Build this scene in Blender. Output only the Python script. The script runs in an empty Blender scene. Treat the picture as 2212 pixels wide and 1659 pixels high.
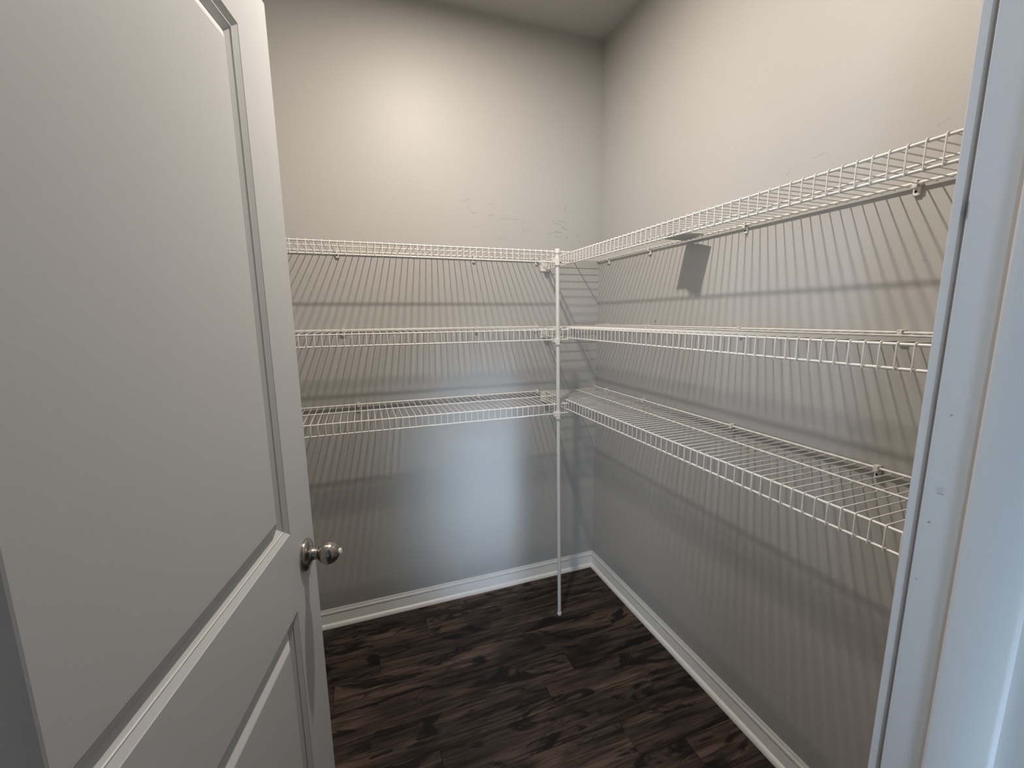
import bpy, bmesh, math, random
from mathutils import Vector, Matrix

random.seed(7)
scene = bpy.context.scene
C = scene.collection

# ------------------------------------------------------------------ camera
cam_data = bpy.data.cameras.new('camera')
cam_data.sensor_width = 36.0
cam_data.lens = 36.0 * 897.86 / 2212.0
cam_data.clip_start = 0.02
cam = bpy.data.objects.new('camera', cam_data)
C.objects.link(cam)
yaw, pitch, roll = 0.3431, 0.1601, 0.0103
fw = Vector((math.sin(yaw) * math.cos(pitch), math.cos(yaw) * math.cos(pitch), -math.sin(pitch)))
rt = Vector((math.cos(yaw), -math.sin(yaw), 0.0))
dn = fw.cross(rt)
r2 = math.cos(roll) * rt + math.sin(roll) * dn
d2 = -math.sin(roll) * rt + math.cos(roll) * dn
cam.matrix_world = Matrix((
    (r2.x, -d2.x, -fw.x, -1.188),
    (r2.y, -d2.y, -fw.y, -1.9583),
    (r2.z, -d2.z, -fw.z, 1.4378),
    (0, 0, 0, 1)))
scene.camera = cam

# ------------------------------------------------------------------ world, exposure
world = bpy.data.worlds.new('daylight_sky')
scene.world = world
world.use_nodes = True
bg = world.node_tree.nodes['Background']
bg.inputs['Color'].default_value = (0.62, 0.78, 1.0, 1)
bg.inputs['Strength'].default_value = 0.6
scene.view_settings.view_transform = 'Standard'
scene.view_settings.look = 'None'
scene.view_settings.gamma = 1.0
scene.view_settings.use_curve_mapping = False
scene.view_settings.exposure = 0.0
scene.cycles.caustics_reflective = False
scene.cycles.caustics_refractive = False
scene.cycles.max_bounces = 6
scene.cycles.diffuse_bounces = 3
scene.cycles.glossy_bounces = 3

LAMP_WATTS = 22.4
LAMP_COLOR = (1.0, 0.89, 0.78)
DAY_COLOR = (0.60, 0.78, 1.0)
REAR_WATTS = 1.25
SIDE_WATTS = 0.68
FILL_WATTS = 56.0


def window_light(name, loc, direction, sx, sy, watts, spread=180.0):
    ld = bpy.data.lights.new(name, 'AREA')
    ld.shape = 'RECTANGLE'
    ld.size = sx
    ld.size_y = sy
    ld.energy = watts
    ld.color = DAY_COLOR
    ld.spread = math.radians(spread)
    lo = bpy.data.objects.new(name, ld)
    C.objects.link(lo)
    lo.location = loc
    lo.rotation_euler = Vector(direction).to_track_quat('-Z', 'Y').to_euler()
    return lo


# unseen kitchen daylight: two beams narrowed to shape wall patches, one added fill
window_light('daylight_rear_beam', (-1.18, -4.92, 0.95), (0.56, 4.92, -0.36), 0.34, 0.95, REAR_WATTS, 12.0)
window_light('daylight_side_beam', (-4.22, -3.90, 1.50), (4.22, 2.90, 0.05), 0.7, 1.1, SIDE_WATTS, 14.0)
window_light('added_daylight_fill', (-3.00, -4.92, 1.50), (0, 1, 0), 1.1, 1.1, FILL_WATTS)


# ------------------------------------------------------------------ materials
def new_mat(name):
    m = bpy.data.materials.new(name)
    m.use_nodes = True
    nt = m.node_tree
    return m, nt, nt.nodes['Principled BSDF']


def node(nt, kind, **props):
    n = nt.nodes.new(kind)
    for k, v in props.items():
        setattr(n, k, v)
    return n


def simple_mat(name, color, rough, metallic=0.0, bump=0.0, bump_scale=120.0, mottling=0.0):
    m, nt, b = new_mat(name)
    b.inputs['Base Color'].default_value = (*color, 1)
    b.inputs['Roughness'].default_value = rough
    b.inputs['Metallic'].default_value = metallic
    tc = node(nt, 'ShaderNodeTexCoord')
    if mottling:
        nz = node(nt, 'ShaderNodeTexNoise')
        nz.inputs['Scale'].default_value = 6.0
        nz.inputs['Detail'].default_value = 4.0
        nt.links.new(tc.outputs['Object'], nz.inputs['Vector'])
        rmp = node(nt, 'ShaderNodeMix', data_type='RGBA')
        rmp.inputs[6].default_value = (*[c * (1 - mottling) for c in color], 1)
        rmp.inputs[7].default_value = (*[min(1, c * (1 + mottling)) for c in color], 1)
        nt.links.new(nz.outputs['Fac'], rmp.inputs[0])
        nt.links.new(rmp.outputs[2], b.inputs['Base Color'])
    if bump:
        nz = node(nt, 'ShaderNodeTexNoise')
        nz.inputs['Scale'].default_value = bump_scale
        nz.inputs['Detail'].default_value = 3.0
        nt.links.new(tc.outputs['Object'], nz.inputs['Vector'])
        bp = node(nt, 'ShaderNodeBump')
        bp.inputs['Strength'].default_value = bump
        bp.inputs['Distance'].default_value = 0.001
        nt.links.new(nz.outputs['Fac'], bp.inputs['Height'])
        nt.links.new(bp.outputs['Normal'], b.inputs['Normal'])
    return m


WALL = (0.50, 0.492, 0.472)


def wall_mat(name, segs=(), blobs=(), axis='y', paint=WALL, rough=0.5):
    """painted drywall: eggshell roller texture, with scuff marks given as wall-plane segments"""
    m, nt, b = new_mat(name)
    b.inputs['Roughness'].default_value = rough
    tc = node(nt, 'ShaderNodeTexCoord')
    L = nt.links.new
    nz = node(nt, 'ShaderNodeTexNoise')
    nz.inputs['Scale'].default_value = 260.0
    nz.inputs['Detail'].default_value = 2.0
    L(tc.outputs['Object'], nz.inputs['Vector'])
    bp = node(nt, 'ShaderNodeBump')
    bp.inputs['Strength'].default_value = 0.12
    bp.inputs['Distance'].default_value = 0.001
    L(nz.outputs['Fac'], bp.inputs['Height'])
    L(bp.outputs['Normal'], b.inputs['Normal'])
    big = node(nt, 'ShaderNodeTexNoise')
    big.inputs['Scale'].default_value = 2.5
    big.inputs['Detail'].default_value = 3.0
    L(tc.outputs['Object'], big.inputs['Vector'])
    base = node(nt, 'ShaderNodeMix', data_type='RGBA')
    base.inputs[6].default_value = (*[c * 0.985 for c in paint], 1)
    base.inputs[7].default_value = (*[c * 1.015 for c in paint], 1)
    L(big.outputs['Fac'], base.inputs[0])
    color_out = base.outputs[2]
    if segs or blobs:
        # slightly wobbled position
        wob = node(nt, 'ShaderNodeTexNoise')
        wob.inputs['Scale'].default_value = 60.0
        wob.inputs['Detail'].default_value = 2.0
        L(tc.outputs['Object'], wob.inputs['Vector'])
        sub = node(nt, 'ShaderNodeVectorMath', operation='SUBTRACT')
        L(wob.outputs['Color'], sub.inputs[0])
        sub.inputs[1].default_value = (0.5, 0.5, 0.5)
        scl = node(nt, 'ShaderNodeVectorMath', operation='SCALE')
        L(sub.outputs[0], scl.inputs[0])
        scl.inputs['Scale'].default_value = 0.009 if paint is WALL else 0.0006
        pos = node(nt, 'ShaderNodeVectorMath', operation='ADD')
        L(tc.outputs['Object'], pos.inputs[0])
        L(scl.outputs[0], pos.inputs[1])
        flat = node(nt, 'ShaderNodeVectorMath', operation='MULTIPLY')
        L(pos.outputs[0], flat.inputs[0])
        flat.inputs[1].default_value = (1, 0, 1) if axis == 'y' else (0, 1, 1)

        def v3(a, z):
            return (a, 0, z) if axis == 'y' else (0, a, z)
        acc = None
        for (a0, z0, a1, z1, w, dark) in list(segs) + [(a, z, a + 0.001, z, r, dk) for a, z, r, dk in blobs]:
            p0, p1 = Vector(v3(a0, z0)), Vector(v3(a1, z1))
            d = p1 - p0
            s1 = node(nt, 'ShaderNodeVectorMath', operation='SUBTRACT')
            L(flat.outputs[0], s1.inputs[0])
            s1.inputs[1].default_value = p0
            dt = node(nt, 'ShaderNodeVectorMath', operation='DOT_PRODUCT')
            L(s1.outputs[0], dt.inputs[0])
            dt.inputs[1].default_value = d / d.length_squared
            cl = node(nt, 'ShaderNodeClamp')
            L(dt.outputs['Value'], cl.inputs['Value'])
            sc = node(nt, 'ShaderNodeVectorMath', operation='SCALE')
            sc.inputs[0].default_value = d
            L(cl.outputs[0], sc.inputs['Scale'])
            ds = node(nt, 'ShaderNodeVectorMath', operation='DISTANCE')
            L(s1.outputs[0], ds.inputs[0])
            L(sc.outputs[0], ds.inputs[1])
            mr = node(nt, 'ShaderNodeMapRange')
            mr.inputs['From Min'].default_value = w
            mr.inputs['From Max'].default_value = w * 0.2
            mr.inputs['To Min'].default_value = 0.0
            mr.inputs['To Max'].default_value = dark
            L(ds.outputs['Value'], mr.inputs['Value'])
            if acc is None:
                acc = mr.outputs[0]
            else:
                mx = node(nt, 'ShaderNodeMath', operation='MAXIMUM')
                L(acc, mx.inputs[0])
                L(mr.outputs[0], mx.inputs[1])
                acc = mx.outputs[0]
        brk = node(nt, 'ShaderNodeTexNoise')
        brk.inputs['Scale'].default_value = 140.0
        L(tc.outputs['Object'], brk.inputs['Vector'])
        mr2 = node(nt, 'ShaderNodeMapRange')
        mr2.inputs['From Min'].default_value = 0.35
        mr2.inputs['From Max'].default_value = 0.6
        mr2.inputs['To Min'].default_value = 0.35
        L(brk.outputs['Fac'], mr2.inputs['Value'])
        mul = node(nt, 'ShaderNodeMath', operation='MULTIPLY')
        L(acc, mul.inputs[0])
        L(mr2.outputs[0], mul.inputs[1])
        mix = node(nt, 'ShaderNodeMix', data_type='RGBA')
        L(mul.outputs[0], mix.inputs[0])
        L(color_out, mix.inputs[6])
        mix.inputs[7].default_value = (0.10, 0.09, 0.085, 1)
        # the marks are only evaluated inside the height bands that hold them
        b2 = node(nt, 'ShaderNodeBsdfPrincipled')
        b2.inputs['Roughness'].default_value = rough
        L(bp.outputs['Normal'], b2.inputs['Normal'])
        L(mix.outputs[2], b2.inputs['Base Color'])
        spans = sorted([(min(z0, z1) - w - .008, max(z0, z1) + w + .008) for (_, z0, _, z1, w, _) in segs]
                       + [(z - r - .008, z + r + .008) for (_, z, r, _) in blobs])
        bands = [list(spans[0])]
        for lo_z, hi_z in spans[1:]:
            if lo_z < bands[-1][1] + 0.03:
                bands[-1][1] = max(bands[-1][1], hi_z)
            else:
                bands.append([lo_z, hi_z])
        sep = node(nt, 'ShaderNodeSeparateXYZ')
        L(tc.outputs['Object'], sep.inputs[0])
        fac = None
        for lo_z, hi_z in bands:
            cmp_ = node(nt, 'ShaderNodeMath', operation='COMPARE')
            L(sep.outputs['Z'], cmp_.inputs[0])
            cmp_.inputs[1].default_value = (lo_z + hi_z) / 2
            cmp_.inputs[2].default_value = (hi_z - lo_z) / 2
            if fac is None:
                fac = cmp_.outputs[0]
            else:
                mx = node(nt, 'ShaderNodeMath', operation='MAXIMUM')
                L(fac, mx.inputs[0])
                L(cmp_.outputs[0], mx.inputs[1])
                fac = mx.outputs[0]
        ms = node(nt, 'ShaderNodeMixShader')
        L(fac, ms.inputs[0])
        L(b.outputs[0], ms.inputs[1])
        L(b2.outputs[0], ms.inputs[2])
        L(ms.outputs[0], nt.nodes['Material Output'].inputs['Surface'])
    L(color_out, b.inputs['Base Color'])
    return m


BACK_SCUFFS = [(-0.72, 1.959, -0.681, 1.973), (-0.698, 1.94, -0.685, 1.926), (-0.674, 1.914, -0.656, 1.915),
               (-0.594, 1.956, -0.579, 1.96), (-0.593, 1.906, -0.576, 1.912), (-0.546, 1.895, -0.442, 1.899),
               (-0.427, 1.893, -0.413, 1.894), (-0.426, 1.886, -0.421, 1.853), (-0.421, 1.853, -0.379, 1.848),
               (-0.419, 1.85, -0.434, 1.839), (-0.55, 1.808, -0.509, 1.808), (-0.19, 1.992, -0.203, 1.952),
               (-0.261, 1.894, -0.224, 1.886), (-0.237, 1.904, -0.186, 1.899), (-0.216, 1.88, -0.19, 1.866),
               (-0.255, 1.853, -0.213, 1.85), (-0.3, 1.842, -0.26, 1.848), (-0.247, 1.832, -0.223, 1.823),
               (-0.176, 1.952, -0.163, 1.95), (-0.671, 1.853, -0.657, 1.853), (-0.911, 1.843, -0.904, 1.843),
               (-0.142, 1.841, -0.109, 1.837)]
BACK_DARK = {4: .6, 2: .55, 14: .65, 15: .6, 12: .5, 11: .45, 13: .45}
back_segs = [(*s, 0.0026, BACK_DARK.get(i, 0.32)) for i, s in enumerate(BACK_SCUFFS)]
back_segs += [(-1.045, .419, -1.040, .419, .004, .5), (-1.15, .322, -1.147, .322, .004, .45),
              (-.846, .363, -.838, .364, .004, .3), (-.49, .251, -.478, .252, .003, .3),
              (-.676, 1.122, -.662, 1.122, .0025, .3), (-.3405, 1.055, -.3395, 1.055, .005, .9)]
RIGHT_SCUFFS = [(-1.09, 1.856, -1.128, 1.86), (-1.019, 1.835, -1.026, 1.842), (-0.946, 1.824, -0.95, 1.825),
                (-1.366, 1.552, -1.372, 1.552), (-1.025, 1.85, -1.046, 1.85), (-1.359, 1.832, -1.376, 1.84),
                (-0.83, 1.975, -0.834, 1.973), (-0.24, 1.824, -0.249, 1.826), (-1.082, 1.601, -1.084, 1.6)]
right_segs = [(*s, 0.0022, 0.4 if i in (1, 3) else 0.25) for i, s in enumerate(RIGHT_SCUFFS)]
right_segs += [(-.4669, 1.411, -.4675, 1.416, .005, .95), (-.100, .132, -.101, .134, .004, .4)]

M = {}
M['wall'] = wall_mat('greige_wall_paint')
M['wall_back'] = wall_mat('greige_wall_paint_scuffed', back_segs, [(-.188, 1.829, .013, .22)], 'y')
M['wall_right'] = wall_mat('greige_wall_paint_marked', right_segs, [(-1.2735, 1.135, .022, .16), (-1.41, 1.79, .03, .16)], 'x')
M['kitchen'] = simple_mat('kitchen_wall_paint', (0.62, 0.62, 0.61), 0.6)
M['ceiling'] = simple_mat('flat_ceiling_paint', (0.52, 0.508, 0.486), 0.8, bump=0.2, bump_scale=200)
M['trim'] = simple_mat('white_semigloss_trim_paint', (0.78, 0.78, 0.765), 0.34, bump=0.06, bump_scale=90, mottling=0.015)
M['jamb'] = wall_mat('white_trim_paint_dimmed_marked', [(-1.7447, 1.3448, -1.7449, 1.3449, .0014, .8), (-1.7409, 1.2382, -1.7411, 1.2383, .0014, .85),  # trim paint darkened here to offset strong daylight; the small marks are real
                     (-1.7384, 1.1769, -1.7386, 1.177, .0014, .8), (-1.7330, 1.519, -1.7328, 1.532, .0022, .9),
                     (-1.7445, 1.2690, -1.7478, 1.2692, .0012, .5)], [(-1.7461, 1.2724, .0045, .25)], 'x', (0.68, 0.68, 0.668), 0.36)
M['door'] = simple_mat('white_door_paint', (0.595, 0.612, 0.625), 0.42, bump=0.10, bump_scale=220, mottling=0.01)
M['wire'] = simple_mat('white_vinyl_coated_wire', (0.84, 0.83, 0.80), 0.30)
M['plastic'] = simple_mat('white_plastic', (0.82, 0.80, 0.74), 0.40)
M['pole'] = simple_mat('white_enamelled_tube', (0.80, 0.80, 0.79), 0.32)
M['hole'] = simple_mat('dark_screw', (0.03, 0.03, 0.03), 0.5, metallic=0.3)
M['paper'] = simple_mat('white_paper', (0.66, 0.65, 0.62), 0.8, mottling=0.03)
M['lamp_trim'] = simple_mat('white_lamp_trim', (0.8, 0.8, 0.8), 0.4)
M['subfloor'] = simple_mat('dark_subfloor', (0.008, 0.006, 0.005), 0.8)
M['glass'], _nt, _b = new_mat('window_glass')
_b.inputs['Roughness'].default_value = 0.02
_b.inputs['Transmission Weight'].default_value = 1.0
_b.inputs['IOR'].default_value = 1.45

# brushed nickel
M['nickel'], nt, b = new_mat('brushed_nickel')
b.inputs['Base Color'].default_value = (0.42, 0.39, 0.355, 1)
b.inputs['Metallic'].default_value = 1.0
b.inputs['Roughness'].default_value = 0.22
tc = node(nt, 'ShaderNodeTexCoord')
mp = node(nt, 'ShaderNodeMapping')
mp.inputs['Scale'].default_value = (40, 900, 40)
nt.links.new(tc.outputs['Object'], mp.inputs['Vector'])
nz = node(nt, 'ShaderNodeTexNoise')
nz.inputs['Scale'].default_value = 1.0
nt.links.new(mp.outputs[0], nz.inputs['Vector'])
bp = node(nt, 'ShaderNodeBump')
bp.inputs['Strength'].default_value = 0.08
bp.inputs['Distance'].default_value = 0.0005
nt.links.new(nz.outputs['Fac'], bp.inputs['Height'])
nt.links.new(bp.outputs['Normal'], b.inputs['Normal'])

# lamp diffuser
M['diffuser'], nt, b = new_mat('lamp_diffuser')
b.inputs['Base Color'].default_value = (0.9, 0.88, 0.84, 1)
b.inputs['Emission Color'].default_value = (*LAMP_COLOR, 1)
b.inputs['Emission Strength'].default_value = 12.0

# dark hand-scraped laminate
M['plank'], nt, b = new_mat('dark_hand_scraped_laminate')
L = nt.links.new
tc = node(nt, 'ShaderNodeTexCoord')
oi = node(nt, 'ShaderNodeObjectInfo')
off = node(nt, 'ShaderNodeVectorMath', operation='SCALE')
off.inputs[0].default_value = (37.0, 91.0, 13.0)
L(oi.outputs['Random'], off.inputs['Scale'])
pos = node(nt, 'ShaderNodeVectorMath', operation='ADD')
L(tc.outputs['Object'], pos.inputs[0])
L(off.outputs[0], pos.inputs[1])


def stretched_noise(scale, s, detail, rough=0.6, dist=0.0):
    mp = node(nt, 'ShaderNodeMapping')
    mp.inputs['Scale'].default_value = s
    L(pos.outputs[0], mp.inputs['Vector'])
    nz = node(nt, 'ShaderNodeTexNoise')
    nz.inputs['Scale'].default_value = scale
    nz.inputs['Detail'].default_value = detail
    nz.inputs['Roughness'].default_value = rough
    nz.inputs['Distortion'].default_value = dist
    L(mp.outputs[0], nz.inputs['Vector'])
    return nz


grain = stretched_noise(9.0, (0.5, 9.0, 1.0), 5.0, 0.65, 0.6)
tone = stretched_noise(3.0, (0.7, 4.0, 1.0), 4.0, 0.55, 0.8)
smudge = stretched_noise(5.5, (0.75, 2.6, 1.0), 5.0, 0.62, 1.4)
r1 = node(nt, 'ShaderNodeValToRGB')
r1.color_ramp.elements[0].position = 0.33
r1.color_ramp.elements[0].color = (0.018, 0.013, 0.0105, 1)
r1.color_ramp.elements[1].position = 0.70
r1.color_ramp.elements[1].color = (0.118, 0.086, 0.069, 1)
L(tone.outputs['Fac'], r1.inputs['Fac'])
r2n = node(nt, 'ShaderNodeValToRGB')
r2n.color_ramp.elements[0].position = 0.36
r2n.color_ramp.elements[0].color = (0.24, 0.24, 0.24, 1)
r2n.color_ramp.elements[1].position = 0.62
r2n.color_ramp.elements[1].color = (1.25, 1.20, 1.17, 1)
L(grain.outputs['Fac'], r2n.inputs['Fac'])
mul = node(nt, 'ShaderNodeMix', data_type='RGBA', blend_type='MULTIPLY')
mul.inputs[0].default_value = 1.0
L(r1.outputs[0], mul.inputs[6])
L(r2n.outputs[0], mul.inputs[7])
r3 = node(nt, 'ShaderNodeValToRGB')
r3.color_ramp.elements[0].position = 0.53
r3.color_ramp.elements[0].color = (0, 0, 0, 1)
r3.color_ramp.elements[1].position = 0.60
r3.color_ramp.elements[1].color = (0.92, 0.92, 0.92, 1)
L(smudge.outputs['Fac'], r3.inputs['Fac'])
mixd = node(nt, 'ShaderNodeMix', data_type='RGBA')
L(r3.outputs[0], mixd.inputs[0])
L(mul.outputs[2], mixd.inputs[6])
mixd.inputs[7].default_value = (0.0045, 0.004, 0.0045, 1)
var = node(nt, 'ShaderNodeMapRange')
var.inputs['To Min'].default_value = 0.72
var.inputs['To Max'].default_value = 1.18
L(oi.outputs['Random'], var.inputs['Value'])
hsv = node(nt, 'ShaderNodeHueSaturation')
L(var.outputs[0], hsv.inputs['Value'])
L(mixd.outputs[2], hsv.inputs['Color'])
L(hsv.outputs[0], b.inputs['Base Color'])
b.inputs['Roughness'].default_value = 0.55
b.inputs['Specular IOR Level'].default_value = 0.22
bp = node(nt, 'ShaderNodeBump')
bp.inputs['Strength'].default_value = 0.25
bp.inputs['Distance'].default_value = 0.0015
L(grain.outputs['Fac'], bp.inputs['Height'])
L(bp.outputs['Normal'], b.inputs['Normal'])


# ------------------------------------------------------------------ helpers
def box(bm, x0, x1, y0, y1, z0, z1):
    vs = [bm.verts.new((x, y, z)) for x in (x0, x1) for y in (y0, y1) for z in (z0, z1)]
    for f in ((0, 1, 3, 2), (4, 6, 7, 5), (0, 4, 5, 1), (2, 3, 7, 6), (0, 2, 6, 4), (1, 5, 7, 3)):
        bm.faces.new([vs[i] for i in f])
    return vs


def tube(bm, pts, r, seg=8, caps=True):
    pts = [Vector(p) for p in pts]
    rings = []
    t0 = (pts[1] - pts[0]).normalized()
    up = Vector((0, 0, 1)) if abs(t0.z) < 0.9 else Vector((1, 0, 0))
    nrm = (up - t0 * up.dot(t0)).normalized()
    for i, p in enumerate(pts):
        if i == 0:
            t = t0
        elif i == len(pts) - 1:
            t = (pts[-1] - pts[-2]).normalized()
        else:
            t = ((pts[i + 1] - p).normalized() + (p - pts[i - 1]).normalized()).normalized()
        nrm = (nrm - t * nrm.dot(t)).normalized()
        bn = t.cross(nrm)
        rings.append([bm.verts.new(p + (nrm * math.cos(a) + bn * math.sin(a)) * r)
                      for a in (2 * math.pi * k / seg for k in range(seg))])
    for a, b_ in zip(rings[:-1], rings[1:]):
        for k in range(seg):
            bm.faces.new((a[k], a[(k + 1) % seg], b_[(k + 1) % seg], b_[k]))
    if caps:
        bm.faces.new(rings[0][::-1])
        bm.faces.new(rings[-1])


def lathe(bm, prof, origin, axis, seg=40):
    """prof: list of (height along axis, radius)"""
    ax = Vector(axis).normalized()
    u = ax.orthogonal().normalized()
    v = ax.cross(u)
    o = Vector(origin)
    rings = []
    for h, r in prof:
        if r < 1e-6:
            rings.append([bm.verts.new(o + ax * h)])
        else:
            rings.append([bm.verts.new(o + ax * h + (u * math.cos(2 * math.pi * k / seg) + v * math.sin(2 * math.pi * k / seg)) * r)
                          for k in range(seg)])
    for a, b_ in zip(rings[:-1], rings[1:]):
        for k in range(seg):
            k2 = (k + 1) % seg
            if len(a) == 1 and len(b_) == 1:
                continue
            if len(a) == 1:
                bm.faces.new((a[0], b_[k], b_[k2]))
            elif len(b_) == 1:
                bm.faces.new((a[k], a[k2], b_[0]))
            else:
                bm.faces.new((a[k], a[k2], b_[k2], b_[k]))
    if len(rings[0]) > 1:
        bm.faces.new(rings[0][::-1])
    if len(rings[-1]) > 1:
        bm.faces.new(rings[-1])


def mesh_of(name, bm, mat, smooth=False, angle=35):
    bmesh.ops.recalc_face_normals(bm, faces=bm.faces)
    me = bpy.data.meshes.new(name)
    bm.to_mesh(me)
    bm.free()
    me.materials.append(mat)
    if smooth:
        for p in me.polygons:
            p.use_smooth = True
        me.set_sharp_from_angle(angle=math.radians(angle))
    return me


def obj(name, me, parent=None):
    o = bpy.data.objects.new(name, me)
    C.objects.link(o)
    if parent is not None:
        o.parent = parent
    return o


def put(name, bm, mat, parent=None, smooth=False, bevel=0.0, segs=2, angle=35):
    o = obj(name, mesh_of(name, bm, mat, smooth, angle), parent)
    if bevel:
        md = o.modifiers.new('bevel', 'BEVEL')
        md.width = bevel
        md.segments = segs
        md.limit_method = 'ANGLE'
    return o


def tag(o, label, cat, group=None, kind=None):
    o['label'] = label
    o['category'] = cat
    if group:
        o['group'] = group
    if kind:
        o['kind'] = kind
    return o


def empty(name, loc=(0, 0, 0), rz=0.0):
    o = bpy.data.objects.new(name, None)
    o.empty_display_size = 0.05
    C.objects.link(o)
    o.location = loc
    o.rotation_euler = (0, 0, rz)
    return o


def extrude_profile(bm, prof, p0, p1, out):
    """prof: (distance from wall along 'out', height); swept from p0 to p1"""
    p0, p1, out = Vector(p0), Vector(p1), Vector(out)
    a = [bm.verts.new(p0 + out * d + Vector((0, 0, h))) for d, h in prof]
    b_ = [bm.verts.new(p1 + out * d + Vector((0, 0, h))) for d, h in prof]
    n = len(prof)
    for k in range(n):
        bm.faces.new((a[k], a[(k + 1) % n], b_[(k + 1) % n], b_[k]))
    bm.faces.new(a[::-1])
    bm.faces.new(b_)


# ------------------------------------------------------------------ the setting
H = 2.743                    # ceiling height
XL = -1.72                   # pantry left wall
YF = -1.733                  # pantry side of the wall with the doorway
YK = -1.848                  # kitchen side of that wall
JL, JR = -1.520, -0.685      # jamb faces of the doorway
DH = 2.052                   # doorway height
KX0, KX1, KY0 = -4.30, 1.20, -5.00   # kitchen extents

bm = bmesh.new(); box(bm, XL - 0.11, 0.11, 0.0, 0.11, -0.02, H)
tag(put('wall_back', bm, M['wall_back']), 'greige painted back wall of the pantry with scuffs above the shelf', 'wall', kind='structure')
bm = bmesh.new(); box(bm, 0.0, 0.11, YF, 0.0, -0.02, H)
tag(put('wall_right', bm, M['wall_right']), 'greige painted right wall of the pantry behind the long shelves', 'wall', kind='structure')
bm = bmesh.new(); box(bm, XL - 0.11, XL, YF, 0.0, -0.02, H)
tag(put('wall_left', bm, M['wall']), 'greige painted left pantry wall hidden behind the open door', 'wall', kind='structure')
bm = bmesh.new()
box(bm, KX0, JL - 0.018, YK, YF, -0.02, H)
box(bm, JR + 0.018, KX1, YK, YF, -0.02, H)
box(bm, JL - 0.018, JR + 0.018, YK, YF, DH + 0.018, H)
tag(put('wall_front', bm, M['wall']), 'greige wall around the pantry doorway', 'wall', kind='structure')
# kitchen shell behind the camera, with openings for the daylight beams and the added fill
SX0, SX1, SZ1 = -1.48, -0.88, 2.10
bm = bmesh.new()
VX0, VX1, VZ0, VZ1 = -3.60, -2.40, 0.90, 2.10
box(bm, KX0 - 0.11, VX0, KY0 - 0.11, KY0, -0.02, H)
box(bm, VX1, SX0, KY0 - 0.11, KY0, -0.02, H)
box(bm, VX0, VX1, KY0 - 0.11, KY0, -0.02, VZ0)
box(bm, VX0, VX1, KY0 - 0.11, KY0, VZ1, H)
box(bm, SX1, KX1 + 0.11, KY0 - 0.11, KY0, -0.02, H)
box(bm, SX0, SX1, KY0 - 0.11, KY0, SZ1, H)
tag(put('wall_kitchen_rear', bm, M['kitchen']), 'kitchen wall with the added narrow glazed door, behind the camera', 'wall', kind='structure')
WY0, WY1, WZ0, WZ1 = -4.37, -3.43, 0.88, 2.12
bm = bmesh.new()
box(bm, KX0 - 0.11, KX0, KY0, WY0, -0.02, H)
box(bm, KX0 - 0.11, KX0, WY1, YF, -0.02, H)
box(bm, KX0 - 0.11, KX0, WY0, WY1, -0.02, WZ0)
box(bm, KX0 - 0.11, KX0, WY0, WY1, WZ1, H)
tag(put('wall_kitchen_left', bm, M['kitchen']), 'kitchen side wall with a small window', 'wall', kind='structure')
bm = bmesh.new(); box(bm, KX1, KX1 + 0.11, KY0, YF, -0.02, H)
tag(put('wall_kitchen_right', bm, M['kitchen']), 'plain kitchen wall to the right of the doorway', 'wall', kind='structure')
bm = bmesh.new(); box(bm, KX0 - 0.11, KX1 + 0.11, KY0 - 0.11, 0.11, H, H + 0.1)
tag(put('ceiling', bm, M['ceiling']), 'flat painted pantry and kitchen ceiling', 'ceiling', kind='structure')


def window(name, x0, x1, y0, y1, z0, z1, label):
    """frame of four bars, a mullion and two panes; lies in the plane of its thinner extent"""
    w = 0.05
    along_x = (x1 - x0) > (y1 - y0)
    bm = bmesh.new()
    box(bm, x0, x1, y0, y1, z0, z0 + w)
    box(bm, x0, x1, y0, y1, z1 - w, z1)
    if along_x:
        xm = (x0 + x1) / 2
        for a in (x0, xm - w / 2, x1 - w):
            box(bm, a, a + w, y0, y1, z0 + w, z1 - w)
    else:
        ym = (y0 + y1) / 2
        for a in (y0, ym - w / 2, y1 - w):
            box(bm, x0, x1, a, a + w, z0 + w, z1 - w)
    f = tag(put(name, bm, M['trim']), label, 'window', kind='structure')
    for s in (0, 1):
        bm = bmesh.new()
        if along_x:
            a, b_ = (x0 + w, xm - w / 2) if s == 0 else (xm + w / 2, x1 - w)
            yc = (y0 + y1) / 2
            box(bm, a, b_, yc - 0.003, yc + 0.003, z0 + w, z1 - w)
        else:
            a, b_ = (y0 + w, ym - w / 2) if s == 0 else (ym + w / 2, y1 - w)
            xc = (x0 + x1) / 2
            box(bm, xc - 0.003, xc + 0.003, a, b_, z0 + w, z1 - w)
        put('pane', bm, M['glass'], f)


window('window_1', SX0, SX1, KY0 - 0.09, KY0 - 0.03, 0.0, SZ1, 'added narrow white framed glazed door for the rear daylight beam')  # unseen door, made narrow to suit the rear beam
window('window_2', KX0 - 0.09, KX0 - 0.03, WY0, WY1, WZ0, WZ1, 'small white framed window in the kitchen side wall')
window('fill_window', VX0, VX1, KY0 - 0.09, KY0 - 0.03, VZ0, VZ1, 'added square white framed window for the daylight fill, beside the glazed door')  # opening added to carry the fill light

# floor of individual planks
bm = bmesh.new(); box(bm, KX0, KX1, KY0, 0.0, -0.06, -0.009)
floor = tag(put('floor', bm, M['subfloor']), 'dark brown hand-scraped laminate plank floor', 'floor', kind='structure')
PW, PL = 0.128, 1.22
joint = {0: -0.803, 1: -0.984, 2: -1.205, 3: -0.158, 4: -0.45, 5: -0.594, 6: -1.029, 7: -0.409, 8: -0.23}


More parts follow.
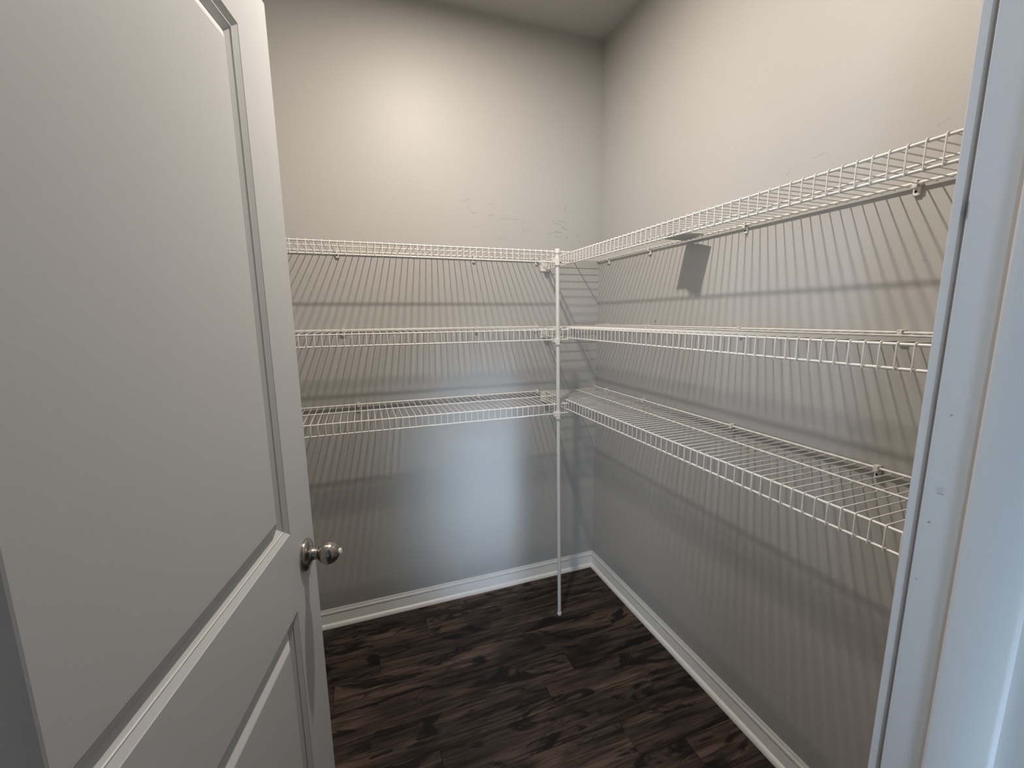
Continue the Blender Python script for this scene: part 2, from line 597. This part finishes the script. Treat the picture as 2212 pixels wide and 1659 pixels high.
def plank(x0, x1, y0, y1):
    g, bv = 0.0003, 0.0008
    x0 += g; x1 -= g; y0 += g; y1 -= g
    bm = bmesh.new()
    lo = [bm.verts.new((x, y, -0.009)) for x, y in ((x0, y0), (x1, y0), (x1, y1), (x0, y1))]
    md = [bm.verts.new((x, y, -bv)) for x, y in ((x0, y0), (x1, y0), (x1, y1), (x0, y1))]
    hi = [bm.verts.new((x, y, 0)) for x, y in ((x0 + bv, y0 + bv), (x1 - bv, y0 + bv), (x1 - bv, y1 - bv), (x0 + bv, y1 - bv))]
    for a, b_ in ((lo, md), (md, hi)):
        for k in range(4):
            bm.faces.new((a[k], a[(k + 1) % 4], b_[(k + 1) % 4], b_[k]))
    bm.faces.new(hi)
    put('floor_plank', bm, M['plank'], floor)


row = 0
y1 = 0.0
while y1 > KY0 + 0.01:
    y0 = -0.110 - PW * row
    y0 = max(y0, KY0)
    inside = y1 > YF - 0.02
    xa, xb = (XL, 0.0) if inside else (KX0, KX1)
    j = joint.get(row, -random.uniform(0, PL))
    start = j - PL * math.ceil((j - xa) / PL)
    x = start
    while x < xb:
        a, b_ = max(x, xa), min(x + PL, xb)
        if b_ - a > 0.01:
            plank(a, b_, y0, y1)
        x += PL
    y1 = y0
    row += 1

# baseboards with shoe moulding
BASE = [(0, 0), (0.013, 0), (0.013, 0.060), (0.0115, 0.0625), (0.0115, 0.0655), (0.0135, 0.0680), (0.0130, 0.0725),
        (0.0095, 0.0765), (0.0070, 0.0775), (0.0070, 0.0800), (0.0050, 0.0845), (0.0020, 0.0860), (0, 0.0860)]
SHOE = [(0.0125, 0)] + [(0.0125 + 0.0135 * math.cos(a), 0.019 * math.sin(a)) for a in
                        (math.radians(d) for d in (0, 15, 30, 45, 60, 75, 90))]


def baseboard(name, p0, p1, out, label):
    bm = bmesh.new()
    extrude_profile(bm, BASE, p0, p1, out)
    o = tag(put(name, bm, M['trim'], smooth=True, angle=40), label, 'baseboard', kind='structure')
    bm = bmesh.new()
    extrude_profile(bm, SHOE, p0, p1, out)
    put('shoe_moulding', bm, M['trim'], o, smooth=True, angle=40)


baseboard('baseboard_back', (XL, 0, 0), (0, 0, 0), (0, -1, 0), 'white baseboard with shoe moulding along the back wall')
baseboard('baseboard_right', (0, 0, 0), (0, YF, 0), (-1, 0, 0), 'white baseboard with shoe moulding along the right wall')
baseboard('baseboard_left', (XL, YF, 0), (XL, 0, 0), (1, 0, 0), 'white baseboard along the left wall behind the door')

# door frame: jambs with stops, and casings on both faces of the wall
def jamb(name, xf, sign, label):
    """jamb face at x = xf; sign = +1 when the face looks towards +x"""
    bm = bmesh.new()
    box(bm, min(xf, xf - sign * 0.018), max(xf, xf - sign * 0.018), YK, YF, 0, DH)
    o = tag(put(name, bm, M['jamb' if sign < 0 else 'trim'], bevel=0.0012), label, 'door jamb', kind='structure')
    # stop: plan profile with a rounded edge towards the pantry
    y_far, y_near, t = -1.768, -1.8095, 0.011
    prof = [(0, y_near), (t - 0.0012, y_near), (t, y_near + 0.0015)]
    for d in range(0, 91, 15):
        a = math.radians(d)
        prof.append((t - 0.003 + 0.003 * math.cos(a), y_far - 0.003 + 0.003 * math.sin(a)))
    prof.append((0, y_far))
    bm = bmesh.new()
    lo = [bm.verts.new((xf + sign * p, y, 0)) for p, y in prof]
    hi = [bm.verts.new((xf + sign * p, y, DH)) for p, y in prof]
    n = len(prof)
    for k in range(n):
        bm.faces.new((lo[k], lo[(k + 1) % n], hi[(k + 1) % n], hi[k]))
    bm.faces.new(lo[::-1]); bm.faces.new(hi)
    put('door_stop', bm, M['jamb' if sign < 0 else 'trim'], o, smooth=True, angle=40)
    return o


jr = jamb('trim_1', JR, -1, 'white right door jamb with rounded stop beside the camera')
jamb('trim_2', JL, 1, 'white hinge-side door jamb behind the open door')
bm = bmesh.new(); box(bm, JL - 0.018, JR + 0.018, YK, YF, DH, DH + 0.018)
tag(put('trim_3', bm, M['trim'], bevel=0.001), 'white head jamb across the top of the doorway', 'door jamb', kind='structure')

CAS = [(0.006, 0), (0.006, 0.0055), (0, 0.0060), (0, 0.0120), (0.002, 0.0135), (0.006, 0.0140), (0.010, 0.0125), (0.013, 0.0110), (0.040, 0.0150), (0.052, 0.0165), (0.057, 0.015), (0.057, 0)]


def casing(name, x_edge, sign, y_wall, out, label, z1=DH + 0.06):
    """upright casing; x_edge is the inner edge, sign the direction away from the opening"""
    bm = bmesh.new()
    lo = [bm.verts.new((x_edge + sign * u, y_wall + out * d, 0)) for u, d in CAS]
    hi = [bm.verts.new((x_edge + sign * u, y_wall + out * d, z1)) for u, d in CAS]
    n = len(CAS)
    for k in range(n):
        bm.faces.new((lo[k], lo[(k + 1) % n], hi[(k + 1) % n], hi[k]))
    bm.faces.new(lo[::-1]); bm.faces.new(hi)
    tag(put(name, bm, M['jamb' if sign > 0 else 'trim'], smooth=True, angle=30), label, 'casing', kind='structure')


casing('trim_4', JR + 0.005, 1, YF, 1, 'white casing on the pantry side of the right jamb')
casing('trim_5', JL - 0.020, -1, YF, 1, 'white casing on the pantry side of the hinge jamb')
casing('trim_6', JR + 0.005, 1, YK, -1, 'white casing on the kitchen side of the right jamb')
casing('trim_7', JL - 0.005, -1, YK, -1, 'white casing on the kitchen side of the hinge jamb')
for nm, yw, s, lb in (('trim_8', YF, 1, 'white head casing above the doorway inside the pantry'),
                      ('trim_9', YK, -1, 'white head casing above the doorway in the kitchen')):
    bm = bmesh.new()
    ys = sorted((yw, yw + s * 0.015))
    box(bm, JL - 0.08, JR + 0.064, ys[0], ys[1], DH + 0.062, DH + 0.119)
    tag(put(nm, bm, M['trim'], bevel=0.002), lb, 'casing', kind='structure')

# ------------------------------------------------------------------ the open door
DW, DT, DZ0, DZ1 = 0.813, 0.035, 0.012, 2.040
PX0, PX1 = 0.130, DW - 0.130
PANELS = ((1.007, 1.927), (0.245, 0.836))
bm = bmesh.new()
xs = [0, PX0, PX1, DW]
zs = [DZ0, PANELS[1][0], PANELS[1][1], PANELS[0][0], PANELS[0][1], DZ1]
grid = {}
for yy in (0.0, DT):
    for i, x in enumerate(xs):
        for k, z in enumerate(zs):
            grid[(yy, i, k)] = bm.verts.new((x, yy, z))
for yy in (0.0, DT):
    for i in range(3):
        for k in range(5):
            if i == 1 and k in (1, 3):
                continue
            bm.faces.new([grid[(yy, *q)] for q in ((i, k), (i + 1, k), (i + 1, k + 1), (i, k + 1))])
for i in range(3):
    for k in (0, 5):
        bm.faces.new([grid[q] for q in ((0.0, i, k), (0.0, i + 1, k), (DT, i + 1, k), (DT, i, k))])
for k in range(5):
    for i in (0, 3):
        bm.faces.new([grid[q] for q in ((0.0, i, k), (0.0, i, k + 1), (DT, i, k + 1), (DT, i, k))])
door = tag(put('door_1', bm, M['door']), 'white two-panel door standing open on the left with nickel knob', 'door', kind='structure')
door.location = (-1.4829, -1.7385, 0.0)
door.rotation_euler = (0, 0, math.radians(90 - 11.15))
MOULD = [(0, 0), (0.0010, 0.0010), (0.0106, 0.0062), (0.0128, 0.0058), (0.0136, 0.0078), (0.0238, 0.0138), (0.0258, 0.0142), (0.0475, 0.0030), (0.050, 0.0022)]
for z0, z1 in PANELS:
    bm = bmesh.new()
    for face in (0, 1):
        loops = []
        for o_, d_ in MOULD:
            yy = d_ if face == 0 else DT - d_
            loops.append([bm.verts.new(v) for v in ((PX0 + o_, yy, z0 + o_), (PX1 - o_, yy, z0 + o_), (PX1 - o_, yy, z1 - o_), (PX0 + o_, yy, z1 - o_))])
        for a, b_ in zip(loops[:-1], loops[1:]):
            for k in range(4):
                bm.faces.new((a[k], a[(k + 1) % 4], b_[(k + 1) % 4], b_[k]))
        bm.faces.new(loops[-1])
    bmesh.ops.recalc_face_normals(bm, faces=bm.faces)
    for f in bm.faces:            # two open sheets: point each away from the core
        c = f.calc_center_median()
        if (f.normal.y > 0) == (c.y < DT / 2):
            f.normal_flip()
    me = bpy.data.meshes.new('door_panel')
    bm.to_mesh(me); bm.free()
    me.materials.append(M['door'])
    obj('door_panel', me, door)

KZ, KXL = 0.921, DW - 0.060
for face in (0, 1):
    ax = (0, -1, 0) if face == 0 else (0, 1, 0)
    y0 = 0.0 if face == 0 else DT
    ball = [(0.0265, 0.0100), (0.0280, 0.0125)]
    for d in range(-58, 75, 6):
        a = math.radians(d)
        ball.append((0.0485 + 0.0242 * math.sin(a), 0.0250 * math.cos(a)))
    ball += [(0.0718, 0.0088), (0.0705, 0.0084), (0.0705, 0.0)]
    bm = bmesh.new()
    lathe(bm, ball, (KXL, y0, KZ), ax)
    k = put('door_knob', bm, M['nickel'], door, smooth=True, angle=50)
    k['label'] = 'brushed nickel ball knob'
    bm = bmesh.new()
    lathe(bm, [(0, 0.0345), (0.0025, 0.0350), (0.0060, 0.0335), (0.0090, 0.0290), (0.0105, 0.0230), (0.0125, 0.0165),
               (0.0160, 0.0138), (0.0230, 0.0128), (0.0270, 0.0122), (0.0270, 0)], (KXL, y0, KZ), ax)
    put('rose', bm, M['nickel'], k, smooth=True, angle=50)
    bm = bmesh.new()
    lathe(bm, [(0.0700, 0.0078), (0.0755, 0.0078), (0.0763, 0.0066), (0.0763, 0)], (KXL, y0, KZ), ax, 24)
    put('lock_button', bm, M['plastic'], k, smooth=True, angle=50)
for hz in (0.25, 1.02, 1.83):
    bm = bmesh.new()
    tube(bm, [(-0.004, DT + 0.004, hz - 0.045), (-0.004, DT + 0.004, hz + 0.045)], 0.006, 12)
    box(bm, -0.002, 0.0, 0.004, DT, hz - 0.045, hz + 0.045)
    put('hinge', bm, M['nickel'], door, smooth=True)

# ------------------------------------------------------------------ ceiling light
LX, LY = -0.852, -0.858
lamp = tag(empty('ceiling_light', (LX, LY, H)), 'round flush ceiling light in the middle of the pantry', 'ceiling light')
bm = bmesh.new()
lathe(bm, [(0, 0.095), (0.006, 0.095), (0.016, 0.085), (0.020, 0.076), (0.020, 0.072), (0.012, 0.072), (0.012, 0.0)], (0, 0, 0), (0, 0, -1), 48)
put('trim_ring', bm, M['lamp_trim'], lamp, smooth=True)
bm = bmesh.new()
lathe(bm, [(0.0125, 0.0715), (0.018, 0.0715), (0.0205, 0.062), (0.022, 0.03), (0.022, 0)], (0, 0, 0), (0, 0, -1), 48)
put('diffuser', bm, M['diffuser'], lamp, smooth=True)
ld = bpy.data.lights.new('lamp_glow', 'AREA')
ld.shape = 'DISK'
ld.size = 0.066
ld.energy = LAMP_WATTS
ld.color = LAMP_COLOR
lo = bpy.data.objects.new('lamp_glow', ld)
C.objects.link(lo)
lo.parent = lamp
lo.location = (0, 0, -0.0235)

# ------------------------------------------------------------------ wire shelves
D, RW, RR = 0.305, 0.00142, 0.0030
LIP = 0.043


def rod_mesh(name, x0, x1, y, z, r):
    bm = bmesh.new()
    tube(bm, [(x0, y, z), (x1, y, z)], r, 10)
    return mesh_of(name, bm, M['wire'], True, 60)


# one cross wire: under the back and middle rods, over the front rail, down the lip
bm = bmesh.new()
pts = [(0, -0.0075, 0), (0, -D + 0.004, 0)]
rr = RR + RW
for d in (90, 120, 150, 180):
    a = math.radians(d)
    pts.append((0, -D + rr * math.cos(a), -rr + rr * math.sin(a)))
pts.append((0, -D - rr, -rr - LIP - RR))
tube(bm, pts, RW, 8)
WIRE_ME = mesh_of('cross_wire', bm, M['wire'], True, 60)

# wall clip hooked over the back rod, with its screw
bm = bmesh.new()
box(bm, -0.006, 0.006, -0.0085, 0, -0.022, -0.0035)
box(bm, -0.006, 0.006, -0.0070, 0, -0.0035, 0.0085)
box(bm, -0.005, 0.005, -0.0175, -0.0145, -0.0045, 0.0085)
box(bm, -0.006, 0.006, -0.0175, 0, 0.0085, 0.0115)
box(bm, -0.005, 0.005, -0.0175, -0.0075, -0.0065, -0.0035)
bmesh.ops.bevel(bm, geom=bm.edges[:], offset=0.0012, segments=1, affect='EDGES')
CLIP_ME = mesh_of('wall_clip', bm, M['plastic'])
bm = bmesh.new()
lathe(bm, [(0, 0.0030), (0.0006, 0.0026), (0.0006, 0)], (0, -0.0086, -0.0130), (0, -1, 0), 12)
SCREW_ME = mesh_of('screw', bm, M['hole'])

# end bracket screwed to the back wall, carries the lip of a right-hand shelf
bm = bmesh.new()
box(bm, 0, 0.004, -0.332, -0.286, -0.056, -0.002)
box(bm, 0, 0.024, -0.318, -0.3135, -0.054, -0.010)
box(bm, 0, 0.024, -0.3005, -0.296, -0.054, -0.010)
box(bm, 0, 0.024, -0.318, -0.296, -0.058, -0.0535)
box(bm, 0, 0.0035, -0.343, -0.332, -0.018, -0.004)
BRACKET_ME = mesh_of('end_bracket', bm, M['plastic'])
bm = bmesh.new()
lathe(bm, [(0, 0.0030), (0.0006, 0.0026), (0.0006, 0)], (0.0036, -0.337, -0.011), (1, 0, 0), 12)
BSCREW_ME = mesh_of('screw', bm, M['hole'])


def shelf(loc, rz, length, first_wire, clips, label, group, bracket=False, back_cut=0.0):
    t = tag(empty('wire_shelf', loc, rz), label, 'shelf', group)
    obj('front_rail', rod_mesh('front_rail', 0, length, -D, -rr, RR), t)
    obj('lip_rail', rod_mesh('lip_rail', 0, length, -D, -rr - LIP, RR), t)
    obj('middle_rod', rod_mesh('middle_rod', 0, length, -D / 2, RW + 0.0024, 0.0025), t)
    obj('back_rod', rod_mesh('back_rod', 0, length - back_cut, -0.0110, RW + 0.0031, 0.0034), t)
    x = first_wire
    while x < length - 0.003:
        if x > 0.003:
            w = obj('cross_wire', WIRE_ME, t)
            w.location = (x, 0, 0)
        x += 0.0254
    for cx in clips:
        c = obj('wall_clip', CLIP_ME, t)
        c.location = (cx, 0, 0)
        s = obj('screw', SCREW_ME, c)
    if bracket:
        b_ = obj('end_bracket', BRACKET_ME, t)
        s = obj('screw', BSCREW_ME, b_)
    return t


GL, GR = 'wire shelves along the back wall', 'wire shelves along the right wall'
X0 = -1.715
LEN = 1.715 - 0.3295


def phase_left(m):
    return (m - X0) % 0.0254


for z, ph, clips, lb in (
        (1.0535, 0.0085, (-1.2222, -0.6693, -0.3562), 'lowest white wire shelf on the back wall, beside the open door'),
        (1.3845, 0.0205, (-1.2649, -0.6705, -0.3609), 'middle white wire shelf of the three on the back wall'),
        (1.7120, 0.0195, (-1.2656, -0.6737, -0.3556), 'highest white wire shelf on the back wall below the scuff marks')):
    shelf((X0, 0, z), 0, LEN, phase_left(ph), [c - X0 for c in clips], lb, GL, back_cut=0.0165)
for z, ph, clips, lb in (
        (1.0555, 0.0025, (0.1127, 0.4211, 0.9042, 1.3381), 'lowest long white wire shelf on the right wall beside the door jamb'),
        (1.3880, 0.0236, (0.1076, 0.4258, 0.9058, 1.3491), 'middle long white wire shelf on the right wall at eye level'),
        (1.7165, 0.0215, (0.1029, 0.4201, 0.8976, 1.3395), 'highest long white wire shelf on the right wall holding torn paper')):
    shelf((0, -0.001, z), -math.pi / 2, 1.715, (-0.001 - ph) % 0.0254, [c - 0.001 for c in clips], lb, GR, True)

# ------------------------------------------------------------------ support pole
pole = tag(empty('support_pole', (-0.367, -0.314, 0)), 'thin white vertical pole propping the inner shelf corner', 'pole')
TOP = Vector((-0.0290, -0.0085, 1.712))


def along(z):
    return TOP * (z / TOP.z)


bm = bmesh.new()
tube(bm, [along(0.004), along(1.708)], 0.0082, 20)
put('tube', bm, M['pole'], pole, smooth=True, angle=50)
bm = bmesh.new()
lathe(bm, [(0, 0.0095), (0.001, 0.0102), (0.014, 0.0102), (0.015, 0.0095), (0.015, 0)], (0, 0, 0), TOP, 20)
put('foot_cap', bm, M['plastic'], pole, smooth=True)
bm = bmesh.new()
lathe(bm, [(0, 0.0098), (0, 0.0106), (0.015, 0.0106), (0.0175, 0.0095), (0.0185, 0.005), (0.0185, 0)], along(1.6990), TOP, 20)
put('top_cap', bm, M['plastic'], pole, smooth=True)
for z0, z1 in ((1.650, 1.679), (1.3175, 1.3440), (0.987, 1.0160)):
    p = along(z0)
    h = z1 - z0
    bm = bmesh.new()
    lathe(bm, [(0, 0.0090), (0, 0.0128), (h, 0.0128), (h, 0.0090)], p, TOP, 24)
    # arm that hooks the lip rail just behind the pole
    box(bm, p.x - 0.006, p.x + 0.006, p.y + 0.008, p.y + 0.0185, z1 - 0.012, z1 + 0.001)
    box(bm, p.x - 0.020, p.x - 0.009, p.y - 0.004, p.y + 0.014, z0 + 0.010, z1 - 0.002)
    cl = put('pole_clip', bm, M['plastic'], pole, smooth=True)
    bm = bmesh.new()
    dirv = Vector((0.55, -0.83, 0)).normalized()
    lathe(bm, [(0, 0.0034), (0.0006, 0.0032), (0.0006, 0)], p + Vector((0, 0, h * 0.38)) + dirv * 0.0126, dirv, 14)
    put('screw', bm, M['hole'], cl)

# ------------------------------------------------------------------ torn paper on the top right shelf
outline = [(-0.010, -0.632), (-0.0125, -0.660), (-0.018, -0.695), (-0.025, -0.722), (-0.033, -0.757), (-0.090, -0.748),
           (-0.1475, -0.737), (-0.1490, -0.725), (-0.1440, -0.712), (-0.1470, -0.700), (-0.1395, -0.690), (-0.1345, -0.678),
           (-0.1300, -0.668), (-0.1320, -0.655), (-0.1290, -0.645), (-0.1330, -0.6275), (-0.070, -0.630)]
bm = bmesh.new()
zb = 0.0
lo_v = [bm.verts.new((x + 0.075, y + 0.69, 0.0)) for x, y in outline]
hi_v = [bm.verts.new((x + 0.075, y + 0.69, 0.0005)) for x, y in outline]
n = len(outline)
for k in range(n):
    bm.faces.new((lo_v[k], lo_v[(k + 1) % n], hi_v[(k + 1) % n], hi_v[k]))
bm.faces.new(lo_v[::-1]); bm.faces.new(hi_v)
paper = tag(put('paper_scrap', bm, M['paper']), 'torn scrap of paper lying on the highest right shelf', 'paper')
paper.location = (-0.075, -0.69, 1.7165 + RW + 0.0001)
